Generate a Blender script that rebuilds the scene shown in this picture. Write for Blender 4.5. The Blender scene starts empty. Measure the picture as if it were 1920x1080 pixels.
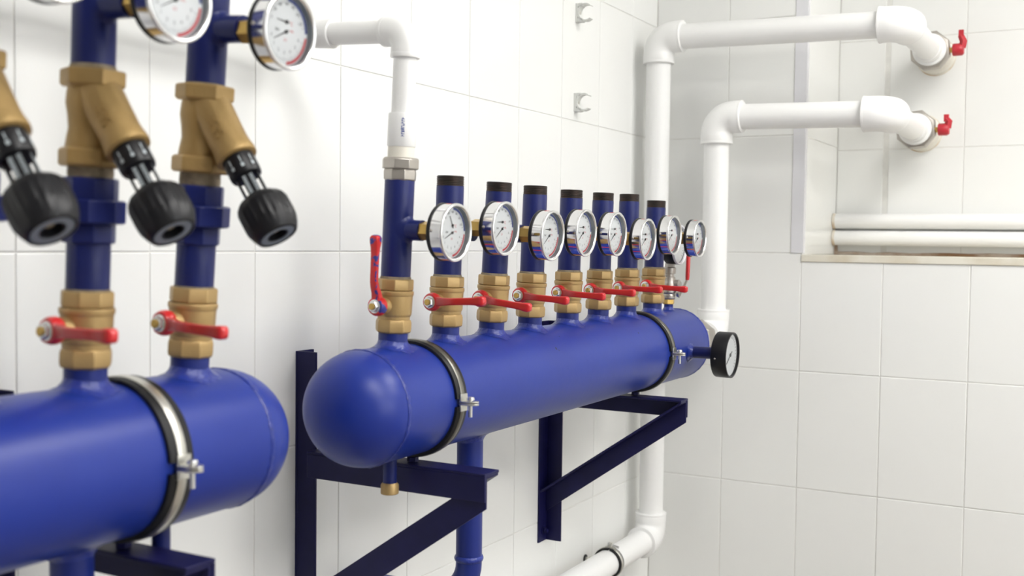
import bpy, math, random
from mathutils import Vector, Matrix
random.seed(7)
PI = math.pi
R_ = math.radians
scene = bpy.context.scene
col = scene.collection

# ------------------------------------------------------------------ camera
ZO = 1.45                                   # eye height above the floor
YAW, PITCH, ROLL = R_(29.0124), R_(-2.3493), R_(0.6907)
fw = Vector((math.cos(YAW)*math.cos(PITCH), math.sin(YAW)*math.cos(PITCH), math.sin(PITCH)))
rt = fw.cross(Vector((0, 0, 1))).normalized()
up = rt.cross(fw)
rt2 = rt*math.cos(ROLL) + up*math.sin(ROLL)
up2 = up*math.cos(ROLL) - rt*math.sin(ROLL)
cam = bpy.data.cameras.new('camera')
cam.sensor_width = 36.0
cam.lens = 38.64
cam.clip_start = 0.02
cam.dof.use_dof = True
cam.dof.focus_distance = 1.95
cam.dof.aperture_fstop = 4.6
camo = bpy.data.objects.new('camera', cam)
M = Matrix((rt2, up2, -fw)).transposed().to_4x4()
M.translation = Vector((0, 0, ZO))
camo.matrix_world = M
col.objects.link(camo)
scene.camera = camo

# ------------------------------------------------------------------ world, exposure
w = bpy.data.worlds.new('world')
scene.world = w
w.use_nodes = True
w.node_tree.nodes['Background'].inputs[0].default_value = (0.9, 0.95, 1.0, 1)
w.node_tree.nodes['Background'].inputs[1].default_value = 1.0
vs = scene.view_settings
vs.view_transform = 'Standard'
vs.look = 'None'
vs.gamma = 1.0
vs.use_curve_mapping = False
vs.exposure = 0.62
LAMP_POWER = 11.5                           # emission of ceiling diffusers
FILL_WINDOW_POWER = 1.7                          # emission of the unseen window added as fill light

# ------------------------------------------------------------------ helpers
class MB:
    def __init__(s):
        s.v = []; s.f = []
    def add(s, vs_, fs, M=None):
        b = len(s.v)
        for p in vs_:
            p = Vector(p)
            s.v.append(M @ p if M is not None else p)
        for f in fs:
            s.f.append([i+b for i in f])
        return s
    def box(s, x0, x1, y0, y1, z0, z1, M=None):
        vs_ = [(x, y, z) for x in (x0, x1) for y in (y0, y1) for z in (z0, z1)]
        fs = [(0, 1, 3, 2), (4, 6, 7, 5), (0, 4, 5, 1), (2, 3, 7, 6), (0, 2, 6, 4), (1, 5, 7, 3)]
        return s.add(vs_, fs, M)
    def lathe(s, prof, n=36, M=None, rot=0.0, squash=None, caps=True):
        """prof: list of (r, h) going along +z; revolve about z"""
        vs_ = []; fs = []
        for (r, h) in prof:
            for i in range(n):
                a = rot + 2*PI*i/n
                vs_.append((r*math.cos(a), r*math.sin(a), h))
        m = len(prof)
        for k in range(m-1):
            for i in range(n):
                j = (i+1) % n
                fs.append((k*n+i, k*n+j, (k+1)*n+j, (k+1)*n+i))
        if caps:
            if prof[0][0] > 1e-6: fs.append(tuple(range(n-1, -1, -1)))
            if prof[-1][0] > 1e-6: fs.append(tuple((m-1)*n+i for i in range(n)))
        return s.add(vs_, fs, M)
    def sweep(s, pts, rad, n=24, M=None, sect=None):
        """tube along pts, radius rad (number or list); sect: list of 2d points"""
        pts = [Vector(p) for p in pts]
        m = len(pts)
        if not hasattr(rad, '__len__'): rad = [rad]*m
        tang = []
        for i in range(m):
            a = pts[max(i-1, 0)]; b = pts[min(i+1, m-1)]
            tang.append((b-a).normalized())
        t0 = tang[0]
        ref = Vector((0, 0, 1)) if abs(t0.z) < .9 else Vector((1, 0, 0))
        u = (ref - t0*ref.dot(t0)).normalized()
        vs_ = []
        for i in range(m):
            t = tang[i]
            u = (u - t*u.dot(t)).normalized()
            v = t.cross(u)
            if sect is None:
                ring = [(math.cos(2*PI*k/n), math.sin(2*PI*k/n)) for k in range(n)]
            else:
                ring = sect
            for (a, b) in ring:
                vs_.append(pts[i] + u*(a*rad[i]) + v*(b*rad[i]))
        k = n if sect is None else len(sect)
        fs = []
        for i in range(m-1):
            for q in range(k):
                r = (q+1) % k
                fs.append((i*k+q, i*k+r, (i+1)*k+r, (i+1)*k+q))
        fs.append(tuple(range(k-1, -1, -1)))
        fs.append(tuple((m-1)*k+q for q in range(k)))
        return s.add(vs_, fs, M)
    def ellipsoid(s, c, rx, ry, rz, n=16, m=10, M=None):
        prof = [(math.sin(PI*k/m), -math.cos(PI*k/m)) for k in range(m+1)]
        T = Matrix.Translation(c) @ Matrix.Diagonal((rx, ry, rz, 1))
        if M is not None: T = M @ T
        prof[0] = (1e-5, -1); prof[-1] = (1e-5, 1)
        return s.lathe(prof, n, T)
    def mesh(s, name, ang=40, smooth=True):
        me = bpy.data.meshes.new(name)
        me.from_pydata([tuple(v) for v in s.v], [], s.f)
        me.validate()
        if smooth:
            me.shade_smooth()
            me.set_sharp_from_angle(angle=R_(ang))
        return me

cache = {}
def part(name, key, fn, mat, parent=None, loc=(0, 0, 0), rot=(0, 0, 0), bevel=0, ang=40, smooth=True, label=None):
    """one mesh object; mesh data shared between alike pieces through `key`"""
    k = (key, mat.name) if key else None
    if k and k in cache:
        me = cache[k]
    else:
        mb = MB(); fn(mb)
        me = mb.mesh(name, ang, smooth)
        me.materials.append(mat)
        if k: cache[k] = me
    o = bpy.data.objects.new(name, me)
    col.objects.link(o)
    o.parent = parent
    o.location = loc
    o.rotation_euler = rot
    if bevel:
        b = o.modifiers.new('bevel', 'BEVEL'); b.width = bevel; b.segments = 2; b.limit_method = 'ANGLE'; b.angle_limit = R_(35)
    if label: o['label'] = label
    return o
def thing(name, label, cat, loc, rot=(0, 0, 0), group=None):
    o = bpy.data.objects.new(name, None)
    o.empty_display_size = .03
    col.objects.link(o)
    o.location = (loc[0], loc[1], loc[2]+ZO)
    o.rotation_euler = rot
    tag(o, label, cat, group)
    return o
def tag(o, label, cat, group=None):
    o['label'] = label; o['category'] = cat
    if group: o['group'] = group
    return o
def structure(o, label=None, cat=None):
    o['kind'] = 'structure'
    if label: o['label'] = label
    if cat: o['category'] = cat
    return o
RX = lambda a: Matrix.Rotation(a, 4, 'X')
RY = lambda a: Matrix.Rotation(a, 4, 'Y')
T_ = lambda x, y, z: Matrix.Translation((x, y, z))
OUT = RX(PI/2)            # maps +z to -y  (out of the left wall)
AX = RY(PI/2)             # maps +z to +x
NX = RY(-PI/2)            # maps +z to -x
DOWN = RX(PI)

# ------------------------------------------------------------------ materials
def mat(name, c, rough=.5, metal=0.0, spec=.5, coat=0.0, nscale=0, namt=0.0, c2=None, nlo=.35, nhi=.65,
        bump=0.0, bscale=80, coat_rough=.1, emit=None, rvar=0.0, detail=4):
    m = bpy.data.materials.new(name); m.use_nodes = True
    nt = m.node_tree; b = nt.nodes['Principled BSDF']
    b.inputs['Base Color'].default_value = (*c, 1)
    b.inputs['Roughness'].default_value = rough
    b.inputs['Metallic'].default_value = metal
    b.inputs['Specular IOR Level'].default_value = spec
    b.inputs['Coat Weight'].default_value = coat
    b.inputs['Coat Roughness'].default_value = coat_rough
    tc = nt.nodes.new('ShaderNodeTexCoord')
    if nscale:
        n = nt.nodes.new('ShaderNodeTexNoise'); n.inputs['Scale'].default_value = nscale; n.inputs['Detail'].default_value = detail
        nt.links.new(tc.outputs['Object'], n.inputs['Vector'])
        r = nt.nodes.new('ShaderNodeValToRGB')
        r.color_ramp.elements[0].position = nlo; r.color_ramp.elements[1].position = nhi
        r.color_ramp.elements[0].color = (*c, 1)
        cc = c2 if c2 else tuple(max(0, x*(1-namt)) for x in c)
        r.color_ramp.elements[1].color = (*cc, 1)
        nt.links.new(n.outputs['Fac'], r.inputs['Fac'])
        nt.links.new(r.outputs['Color'], b.inputs['Base Color'])
        if rvar:
            mr = nt.nodes.new('ShaderNodeMapRange')
            mr.inputs['To Min'].default_value = rough-rvar; mr.inputs['To Max'].default_value = rough+rvar
            nt.links.new(n.outputs['Fac'], mr.inputs['Value'])
            nt.links.new(mr.outputs['Result'], b.inputs['Roughness'])
    if bump:
        n2 = nt.nodes.new('ShaderNodeTexNoise'); n2.inputs['Scale'].default_value = bscale; n2.inputs['Detail'].default_value = 3
        nt.links.new(tc.outputs['Object'], n2.inputs['Vector'])
        bp = nt.nodes.new('ShaderNodeBump'); bp.inputs['Strength'].default_value = bump; bp.inputs['Distance'].default_value = .002
        nt.links.new(n2.outputs['Fac'], bp.inputs['Height'])
        nt.links.new(bp.outputs['Normal'], b.inputs['Normal'])
    if emit:
        b.inputs['Emission Color'].default_value = (*emit[0], 1)
        b.inputs['Emission Strength'].default_value = emit[1]
    return m
def srgb(r, g, b):
    f = lambda x: ((x/255+.055)/1.055)**2.4 if x > 10 else x/255/12.92
    return (f(r), f(g), f(b))

m_tile = mat('white_glazed_tile', (.85, .855, .835), .20, spec=.5, nscale=3, namt=.01, bump=.02, bscale=6)
m_grout = mat('pale_grout', (.79, .785, .75), .8, nscale=30, namt=.10)
m_grout_dirty = mat('stained_grout', (.62, .57, .5), .85, nscale=14, c2=(.40, .26, .15), nlo=.45, nhi=.7)
m_plaster = mat('white_plaster', (.80, .80, .78), .7, nscale=4, namt=.03)
m_greywall = mat('grey_plaster', (.42, .42, .42), .7, nscale=4, namt=.05)
m_floor = mat('brown_floor_tile', (.27, .23, .19), .35, nscale=6, namt=.12)
m_blue = mat('blue_gloss_paint', (.0105, .0285, .240), .36, spec=.36, nscale=9, c2=(.0130, .034, .262), bump=.10, bscale=60, rvar=.05)
m_bluepipe = mat('dark_blue_pipe', (.0085, .0145, .105), .36, spec=.34, nscale=14, c2=(.011, .019, .13), bump=.12, bscale=70)  # darker blue than the tank
m_bluestub = mat('blue_stub_shaded', (.0095, .021, .165), .36, spec=.36, nscale=14, c2=(.012, .026, .19), bump=.12, bscale=70)  # tank blue darkened: shade on the stubs is put into the colour
m_darksteel = mat('dark_galvanised_band', (.17, .165, .15), .3, metal=.85, nscale=20, c2=(.24, .23, .20))
m_weld = mat('painted_weld_bead', (.0115, .029, .24), .28, spec=.45, coat=.12, nscale=40, c2=(.018, .036, .26), bump=.9, bscale=190, coat_rough=.15)
m_navy = mat('navy_bracket_paint', (.0058, .0056, .048), .44, spec=.26, nscale=18, c2=(.008, .008, .064), bump=.12, bscale=60)
m_brass = mat('sandblasted_brass', (.47, .32, .135), .42, metal=.45, nscale=16, c2=(.42, .285, .12), bump=.10, bscale=300)
m_brass2 = mat('cast_bronze', (.43, .285, .11), .48, metal=.4, nscale=18, c2=(.34, .22, .08), bump=.25, bscale=260)
m_brassnut = mat('yellow_brass', (.62, .41, .12), .3, metal=.8, nscale=20, namt=.2)
m_stain = mat('hemp_and_sealant', (.30, .25, .17), .8, nscale=60, c2=(.16, .12, .08), bump=.6, bscale=250)
m_red = mat('red_plastic_coat', (.62, .018, .022), .3, coat=.3, nscale=30, namt=.12, bump=.05)
m_redblue = mat('red_lever_with_blue_splashes', (.60, .02, .022), .35, nscale=60, c2=(.03, .04, .25), nlo=.54, nhi=.57, detail=2)
m_red2 = mat('dull_red_cock', (.52, .025, .04), .4, nscale=20, namt=.15)
m_chrome = mat('chrome', (.80, .80, .81), .10, metal=1.0, nscale=10, namt=.04)
m_bezel = mat('polished_bezel', (.86, .86, .86), .22, metal=1.0, nscale=10, namt=.03)
m_nickel = mat('nickel_plating', (.47, .44, .40), .35, metal=.8, nscale=14, namt=.1)
m_zinc = mat('zinc_plated_steel', (.66, .65, .60), .32, metal=.9, nscale=20, namt=.12)
m_nut = mat('bright_steel_nut', (.78, .78, .77), .25, metal=.9, nscale=20, namt=.1)
m_black = mat('black_plastic', (.007, .007, .009), .38, spec=.32, nscale=20, c2=(.010, .010, .012), bump=.08, bscale=200)
m_rubber = mat('black_rubber', (.007, .007, .008), .45, spec=.3, nscale=30, c2=(.016, .016, .017))
m_thread = mat('dark_cut_thread', (.045, .040, .036), .42, metal=.5, nscale=45, c2=(.07, .04, .03))
m_white = mat('white_polypropylene', (.86, .86, .85), .33, spec=.45, nscale=5, namt=.02)
m_cream = mat('aged_white_plastic', (.80, .77, .68), .4, nscale=12, namt=.06)
m_dial = mat('white_dial', (.86, .87, .88), .5, nscale=3, namt=.01)
m_ink = mat('black_ink', (.02, .02, .025), .6, nscale=5, namt=.1)
m_inkred = mat('red_ink', (.65, .03, .05), .5, nscale=5, namt=.1)
m_inkblue = mat('blue_ink', (.06, .09, .32), .5, nscale=5, namt=.1)
m_sticker = mat('red_sticker', (.80, .12, .10), .5, nscale=5, namt=.1)
m_ringgrey = mat('grey_printed_ring', (.20, .23, .26), .4, nscale=12, namt=.2)
m_scale = mat('pale_grey_print', (.50, .55, .58), .5, nscale=12, namt=.1)
m_greyclip = mat('pale_grey_plastic', (.74, .75, .72), .45, nscale=12, namt=.05)
m_trim = mat('white_plastic_trim', (.74, .74, .77), .4, nscale=6, namt=.03)
m_ledge = mat('yellowed_ledge_trim', (.74, .71, .62), .55, nscale=9, c2=(.60, .54, .42), nlo=.42, nhi=.7)
m_grime = mat('brown_grime', (.60, .52, .44), .8, nscale=11, c2=(.30, .17, .09), nlo=.4, nhi=.62, bump=.4)
m_rust = mat('rust_ring', (.74, .69, .60), .8, nscale=30, c2=(.55, .40, .24), nlo=.45, nhi=.65)
m_lamp = mat('lamp_diffuser', (.9, .9, .9), .5, nscale=2, namt=.01, emit=((1.0, .985, .96), LAMP_POWER))
m_lampframe = mat('lamp_frame', (.8, .8, .8), .4, nscale=4, namt=.02)
m_fill_window = mat('fill_light_pane', (.9, .9, .9), .4, nscale=2, namt=.01, emit=((.93, .97, 1.0), FILL_WINDOW_POWER))

# thin clear glass: lets light straight through, mirrors a little at the surface
m_glass = bpy.data.materials.new('gauge_glass'); m_glass.use_nodes = True
nt = m_glass.node_tree; nt.nodes.clear()
o_ = nt.nodes.new('ShaderNodeOutputMaterial'); mx = nt.nodes.new('ShaderNodeMixShader')
tr = nt.nodes.new('ShaderNodeBsdfTransparent'); gl = nt.nodes.new('ShaderNodeBsdfGlossy'); fr = nt.nodes.new('ShaderNodeFresnel')
gl.inputs['Roughness'].default_value = .03; fr.inputs['IOR'].default_value = 1.35
tr.inputs['Color'].default_value = (.97, .98, .98, 1)
nt.links.new(fr.outputs[0], mx.inputs[0]); nt.links.new(tr.outputs[0], mx.inputs[1]); nt.links.new(gl.outputs[0], mx.inputs[2])
nt.links.new(mx.outputs[0], o_.inputs[0])

# ------------------------------------------------------------------ the room
YW = 1.1137; XB = 2.7994; XR = 3.1621; YR = .7111
TW, TH = .2, .3003
X0, Z0, YC = .8292, -.0178, .9131
FL, CE = -1.45, 1.35
XN, YN = -1.6, -2.1
def slab(name, x0, x1, y0, y1, z0, z1, m, label=None):
    o = part(name, None, lambda b: b.box(x0, x1, y0, y1, z0+ZO, z1+ZO), m, smooth=False)
    return structure(o, label)
slab('floor', XN-.1, XR+.1, YN-.1, YW+.1, FL-.1, FL, m_floor)
slab('ceiling', XN-.1, XR+.1, YN-.1, YW+.1, CE, CE+.1, m_plaster)
G = .0016
w_left = slab('wall_left', XN-.1, XB+.1, YW+G, YW+.1, FL, CE, m_grout)
slab('wall_right', XN-.1, XR+.1, YN-.1, YN, FL, CE, m_plaster)
slab('wall_rear', XN-.1, XN, YN, YW, FL, CE, m_greywall)
# back wall with the deep recess (opening y < YR, z from Z0 to ZT)
ZT = Z0 + 4*TH
YE = -1.2
def pieces(name, boxes):
    return structure(part(name, None, lambda b: [b.box(q[0], q[1], q[2], q[3], q[4]+ZO, q[5]+ZO) for q in boxes], m_grout, smooth=False))
w_back = pieces('wall_back', [(XB+G, XB+.1, YR, YW+G, FL, CE)])
w_low = pieces('wall_back_lower', [(XB+G, XB+.1, YN, YR, FL, Z0-.004)])
w_up = pieces('wall_back_upper', [(XB+G, XB+.1, YN, YR, ZT, CE)])
w_end = pieces('wall_back_right', [(XB+G, XB+.1, YN, YE, Z0-.004, ZT)])
w_rec = pieces('wall_recess', [(XR+G, XR+.1, YN, YR+.1, Z0-.1, ZT+.1)])
w_rev = pieces('wall_recess_left', [(XB+.1, XR+G, YR+G, YR+.1, Z0-.1, ZT+.1)])
pieces('wall_recess_right', [(XB+.1, XR+G, YE-.1, YE, Z0-.1, ZT+.1)])
w_sill = pieces('wall_recess_lower', [(XB+.1, XR+G, YE, YR+G, Z0-.1, Z0-.006)])
pieces('wall_recess_upper', [(XB+.1, XR+G, YE, YR+G, ZT, ZT+.1)])

def tile_mesh(b, w_, h_):
    """tile lying in the xz plane, glazed face towards -y, rounded edge"""
    t = .0055; g = .0009; e = .0014
    rings = [(g, t), (g, e*.8), (g+e*.4, e*.25), (g+e, 0)]
    vs_ = []
    for (i, y) in rings:
        a, c = w_/2-i, h_/2-i
        vs_ += [(-a, y, -c), (a, y, -c), (a, y, c), (-a, y, c)]
    fs = []
    for k in range(3):
        for q in range(4):
            r = (q+1) % 4
            fs.append((k*4+q, k*4+r, (k+1)*4+r, (k+1)*4+q))
    fs.append((12, 13, 14, 15))
    b.add(vs_, fs)
def tile(parent, face, a0, a1, z0, z1, fixed, mtl=None):
    w_, h_ = round(abs(a1-a0), 4), round(z1-z0, 4)
    if w_ < .012 or h_ < .012: return
    lip = random.uniform(-.0003, .0003)
    ca, cz = (a0+a1)/2, (z0+z1)/2+ZO
    if face == 'left': loc, rz = (ca, fixed+lip, cz), 0
    elif face == 'back': loc, rz = (fixed+lip, ca, cz), -PI/2
    tl = part('tile', ('tile', w_, h_), lambda b: tile_mesh(b, w_, h_), mtl or m_tile, parent, loc,
              (random.uniform(-.0006, .0006), 0, rz+random.uniform(-.0006, .0006)), ang=8)
rows = []
k = -5
while Z0+k*TH < CE:
    rows.append((max(FL, Z0+k*TH), min(CE, Z0+(k+1)*TH))); k += 1
c0 = X0-8*TW
i = 0
while c0+i*TW < XB-.001:
    for (z0, z1) in rows:
        tile(w_left, 'left', c0+i*TW, min(XB, c0+(i+1)*TW), z0, z1, YW)
    i += 1
i = -1
while YC-i*TW > YN+.2:
    ya, yb = YC-i*TW, YC-(i+1)*TW
    if i == -1: ya = YW
    for (z0, z1) in rows:
        if (ya+yb)/2 < YR+.001 and YE < (ya+yb)/2 and z0 > Z0-.05 and z1 < ZT+.05: continue
        if (ya+yb)/2 < YR and z1 < Z0+.05 and z1 > Z0-.05: z1 -= .02      # leaves room for the ledge trim
        par = w_back if (ya+yb)/2 > YR else (w_low if z1 < Z0+.01 else (w_up if z0 > ZT-.01 else w_end))
        tile(par, 'back', yb, ya, z0, z1, XB)
    i += 1
# recess back wall tiles, reveal tiles
ys = [YR, .586]
edges = [(.586, YR)] + [(.573-(j+1)*.194, .573-j*.194) for j in range(9)]
for (z0, z1) in rows:
    if z0 < Z0-.05 or z1 > ZT+.05: continue
    for (ya, yb) in edges:
        tile(w_rec, 'back', max(ya, YE), yb, z0-.012, z1-.012, XR)
    tile(w_rev, 'left', XB+.002, XR, z0-.004, z1-.004, YR)
# ledge, corner trims and sealant of the recess
structure(part('trim_1', None, lambda b: (b.box(XB-.0022, XB+.004, YR-.001, YR+.0285, Z0+.001+ZO, ZT+ZO), b.box(XB-.0022, XB+.02, YR-.0022, YR+.0003, Z0+.001+ZO, ZT+ZO)), m_trim, bevel=.0006), 'white plastic corner trim up the edge of the recess')
structure(part('trim_2', None, lambda b: b.box(XB-.003, XB+.10, YE, YR+.002, Z0-.0215+ZO, Z0-.0035+ZO), m_ledge, bevel=.0015), 'yellowed plastic trim along the front of the recess ledge')
part('ledge', None, lambda b: b.box(XB+.1, XR, YE, YR, Z0-.03+ZO, Z0-.0045+ZO), m_ledge, w_sill)
part('sealant', None, lambda b: (b.sweep([(XR-.001, YR-.002-j*.05, Z0-.004+ZO+random.uniform(-.001, .003)) for j in range(38)], .007, 8),
                                 b.sweep([(XR-.002, YR-.001, Z0-.004+ZO+j*.01) for j in range(6)], [.009, .008, .007, .006, .005, .003], 8)),
     m_grime, w_sill, label='brown stained sealant along the bottom of the recess')

# lamps in the ceiling; unseen glowing window added for light from the right
def lamp(x, y, lx, ly, lab):
    t = thing('ceiling_light', lab, 'ceiling light', (x, y, CE), group='ceiling light panels')
    part('frame', ('lf', lx, ly), lambda b: [b.box(*q) for q in ((-lx, lx, -ly-.02, -ly, -.03, 0), (-lx, lx, ly, ly+.02, -.03, 0), (-lx-.02, -lx, -ly-.02, ly+.02, -.03, 0), (lx, lx+.02, -ly-.02, ly+.02, -.03, 0))], m_lampframe, t, smooth=False)
    part('diffuser', ('ld', lx, ly), lambda b: b.box(-lx, lx, -ly, ly, -.022, -.012), m_lamp, t, smooth=False)
for (x, y, n) in ((.6, -.35, 'over the tank with the balancing valves'), (2.0, -.35, 'in front of the recess'), (.6, -1.4, 'beside the rear wall'), (2.0, -1.4, 'beside the added fill window')):
    lamp(x, y, .3, .3, 'square white ceiling light panel '+n)
win = structure(thing('fill_window_1', 'unseen frosted window added for light in the white plaster wall', 'window', (1.0, YN, .25)))
part('pane', None, lambda b: b.box(-.85, .85, -.004, .004, -.55, .55), m_fill_window, win, smooth=False)
part('fill_window_frame', None, lambda b: [b.box(*q) for q in ((-.91, -.85, -.01, .04, -.61, .61), (.85, .91, -.01, .04, -.61, .61), (-.03, .03, -.01, .03, -.55, .55), (-.85, .85, -.01, .04, -.61, -.55), (-.85, .85, -.01, .04, .55, .61))], m_trim, win, smooth=False)

# ------------------------------------------------------------------ manifold tanks
YT, ZT_, RT = .8938, -.2262, .0795          # tank axis and radius
LEAN = dict(c=2.6, a=2.4, b=4.3, r1=2.5, r2=1.5, r3=2.9, r4=1.8, r5=1.2, r6=1.8, r7=.7, r8=1.3, s=.8)
XS = dict(c=.608, a=.7401, b=.8758, r1=1.2623, r2=1.402, r3=1.5364, r4=1.672, r5=1.8207, r6=1.9543, r7=2.0975, r8=2.2393, s=2.339)
def onriser(k, h, out=0.0):
    """world point (camera-height frame) at height h along riser k, `out` away from its axis towards the room"""
    a = R_(LEAN[k])
    return (XS[k], YT-h*math.sin(a)-out*math.cos(a), ZT_+h*math.cos(a)-out*math.sin(a))
def saddle(b, r, grow, lift, M=None, n=40):
    """welded fillet between a stub of radius r (axis +z through the tank axis at origin) and the tank (axis x)"""
    vs_ = []
    prof = [(r, lift+.004), (r+.0015, lift), (r+grow*.45, lift*.35), (r+grow, .0004)]
    for (q, l) in prof:
        for i in range(n):
            a = 2*PI*i/n
            jit = 1+.14*math.sin(7*a+1)+.10*math.sin(13*a)+.06*math.sin(29*a)
            qq = r+(q-r)*jit if q > r else q
            x, y = qq*math.cos(a), qq*math.sin(a)
            vs_.append((x, y, math.sqrt(max(RT*RT-y*y, 0))+l))
    fs = []
    for k_ in range(3):
        for i in range(n):
            j = (i+1) % n
            fs.append((k_*n+i, (k_+1)*n+i, (k_+1)*n+j, k_*n+j))
    b.add(vs_, fs, M)
def dome(b, x, s, L):
    prof = []
    for i in range(15):
        t = i/14*PI/2
        prof.append((RT*max(math.cos(t), 0)**.82 if i < 14 else 1e-5, L*math.sin(t)**1.06))
    b.lathe(prof, 64, T_(x, 0, 0) @ (AX if s > 0 else NX))
def ringweld(b, x, r=.0007):
    pts = []
    n = 96; m = 8
    vs_ = []; fs = []
    for i in range(n):
        a = 2*PI*i/n
        rr = r*(1.1+.28*math.sin(31*a)+.2*math.sin(53*a))
        for q in range(m):
            c = 2*PI*q/m
            R2 = RT+.0002+rr*1.4*math.cos(c)
            vs_.append((x+rr*4*math.sin(c), R2*math.cos(a), R2*math.sin(a)))
    for i in range(n):
        for q in range(m):
            fs.append((i*m+q, i*m+(q+1) % m, ((i+1) % n)*m+(q+1) % m, ((i+1) % n)*m+q))
    b.add(vs_, fs)
def tank(label, xa, xb, la, lb, risers, outlet, drain):
    xm = (xa+xb)/2
    t = thing('manifold_tank', label, 'manifold', (xm, YT, ZT_), group='blue welded manifold tanks')
    part('shell', None, lambda b: b.lathe([(RT, xa-xm), (RT, xb-xm)], 96, AX, caps=False), m_blue, t, ang=60)
    part('end_cap', None, lambda b: dome(b, xa-xm, -1, la), m_blue, t, ang=70)
    part('end_cap', None, lambda b: dome(b, xb-xm, 1, lb), m_blue, t, ang=70)
    part('weld_seam', None, lambda b: ringweld(b, xa-xm), m_weld, t)
    part('weld_seam', None, lambda b: ringweld(b, xb-xm), m_weld, t)
    for k_ in risers:
        r = .0103 if k_ == 's' else .0206
        top = .0925 if k_ == 's' else .100
        st = part('stub_pipe', ('stub', r), lambda b: b.lathe([(r, .06), (r, top)], 40), m_bluestub, t, (XS[k_]-xm, 0, 0), (R_(LEAN[k_]), 0, 0))
        part('weld_collar', ('collar', r), lambda b: saddle(b, r, .012 if r > .015 else .006, .006 if r > .015 else .003), m_weld, st)
    for (x, kind) in outlet:
        pts = [(0, 0, -.06), (0, 0, -.272)]
        if kind == 'bend':
            n = 12
            pts = [(0, 0, -.06), (0, 0, -.272), (0, 0, -.283)]
            for i in range(1, n+1):
                a = PI/2*i/n
                pts.append((-.012*(1-math.cos(a)), .06*(1-math.cos(a)), -.283-.06*math.sin(a)))
            pts.append((-.02, .21, -.343))
        op = part('outlet_pipe', None, lambda b: b.sweep(pts, .0208, 36), m_bluestub, t, (x-xm, 0, 0))
        part('weld_collar', None, lambda b: saddle(b, .0208, .008, .005, DOWN), m_weld, op)
        if kind == 'bend':
            part('weld_ring', None, lambda b: b.lathe([(.0206, -.2795), (.0222, -.2785), (.0234, -.2755), (.0234, -.2735), (.0222, -.2705), (.0206, -.2695)], 36), m_weld, op)
    for x in drain:
        dp = part('drain_pipe', ('drain',), lambda b: b.lathe([(.0098, -.116), (.0098, -.07)], 28), m_bluepipe, t, (x-xm, 0, 0))
        part('drain_cap', ('draincap',), lambda b: b.lathe([(.0118, -.1295), (.0128, -.1285), (.0128, -.1165), (.0105, -.1135)], 28), m_brass, dp, label='small brass cap on the drain pipe')
    return t, xm
t_left, _ = tank('blue manifold tank carrying the three balancing valves with black knobs', .40, .928, .072, .072, ('c', 'a', 'b'), ((.7263, 'straight'),), (.8409,))
t_right, xm = tank('long blue manifold tank with a row of eight gauged risers', 1.195, 2.392, .072, .05, ('r1', 'r2', 'r3', 'r4', 'r5', 'r6', 'r7', 'r8', 's'), ((1.481, 'bend'),), (1.263,))
# short threaded boss at the gauge end of the long tank and a few chips in the paint
part('end_boss', None, lambda b: b.lathe([(.03, .04), (.03, .105)], 36, T_(2.392-xm, 0, 0) @ AX), m_bluepipe, t_right)
for (x, a, s_) in ((1.655, 38, .0022), (1.661, 35, .0012), (2.02, 40, .0016), (1.70, 55, .001)):
    aa = R_(a)
    part('paint_chip', ('chip',), lambda b: b.ellipsoid((0, 0, 0), 1.0, 1.3, .10, 10, 6), m_ink, t_right,
         (x-xm, -RT*math.cos(aa), RT*math.sin(aa)), (PI/2-aa, 0, 0)).scale = (s_, s_, s_)

# ------------------------------------------------------------------ ball valves
def body_profile():
    return [(.0215, .016), (.0226, .019), (.0228, .0232), (.0240, .0252), (.0247, .0275), (.0251, .049), (.0253, .0520), (.0261, .0532), (.0265, .0545), (.0265, .0580), (.0258, .0590), (.0242, .0595)]
SECT = []
for (cx, cy, a0) in ((.6, .62, 0), (-.6, .62, PI/2), (-.6, -.62, PI), (.6, -.62, 3*PI/2)):
    for q in range(4):
        a = a0+PI/2*q/3
        SECT.append((cx+.4*math.cos(a), cy+.38*math.sin(a)))
def lever_mesh(b):
    # hub: a cup facing -x around the nut
    b.lathe([(.0102, -.0065), (.0128, -.0055), (.0138, -.002), (.0136, .003), (.0118, .0068), (.0085, .0075)], 32, NX)
    path = [(-.001, -.004, 0), (-.002, -.011, 0), (-.0045, -.019, 0), (-.0085, -.027, 0), (-.0105, -.034, 0), (-.0108, -.05, 0), (-.0108, -.07, 0), (-.0108, -.080, 0), (-.0108, -.088, 0), (-.0108, -.0935, 0), (-.0108, -.0965, 0), (-.0108, -.0975, 0)]
    hw = [.0080, .0072, .0062, .0056, .0053, .0052, .0053, .0058, .0069, .0068, .0048, .0018]
    ht = [.0050, .0046, .0042, .0038, .0035, .0034, .0036, .0044, .0060, .0062, .0046, .0018]
    vs_ = []; fs = []; k_ = len(SECT)
    for i, p in enumerate(path):
        p = Vector(p)
        t = (Vector(path[min(i+1, len(path)-1)])-Vector(path[max(i-1, 0)])).normalized()
        n = Vector((0, 0, 1)); s_ = t.cross(n).normalized()
        for (a, c) in SECT:
            vs_.append(p+n*(a*hw[i])+s_*(c*ht[i]))
    for i in range(len(path)-1):
        for q in range(k_):
            r = (q+1) % k_
            fs.append((i*k_+q, i*k_+r, (i+1)*k_+r, (i+1)*k_+q))
    fs.append(tuple(range(k_))); fs.append(tuple((len(path)-1)*k_+q for q in range(k_-1, -1, -1)))
    b.add(vs_, fs)
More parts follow.
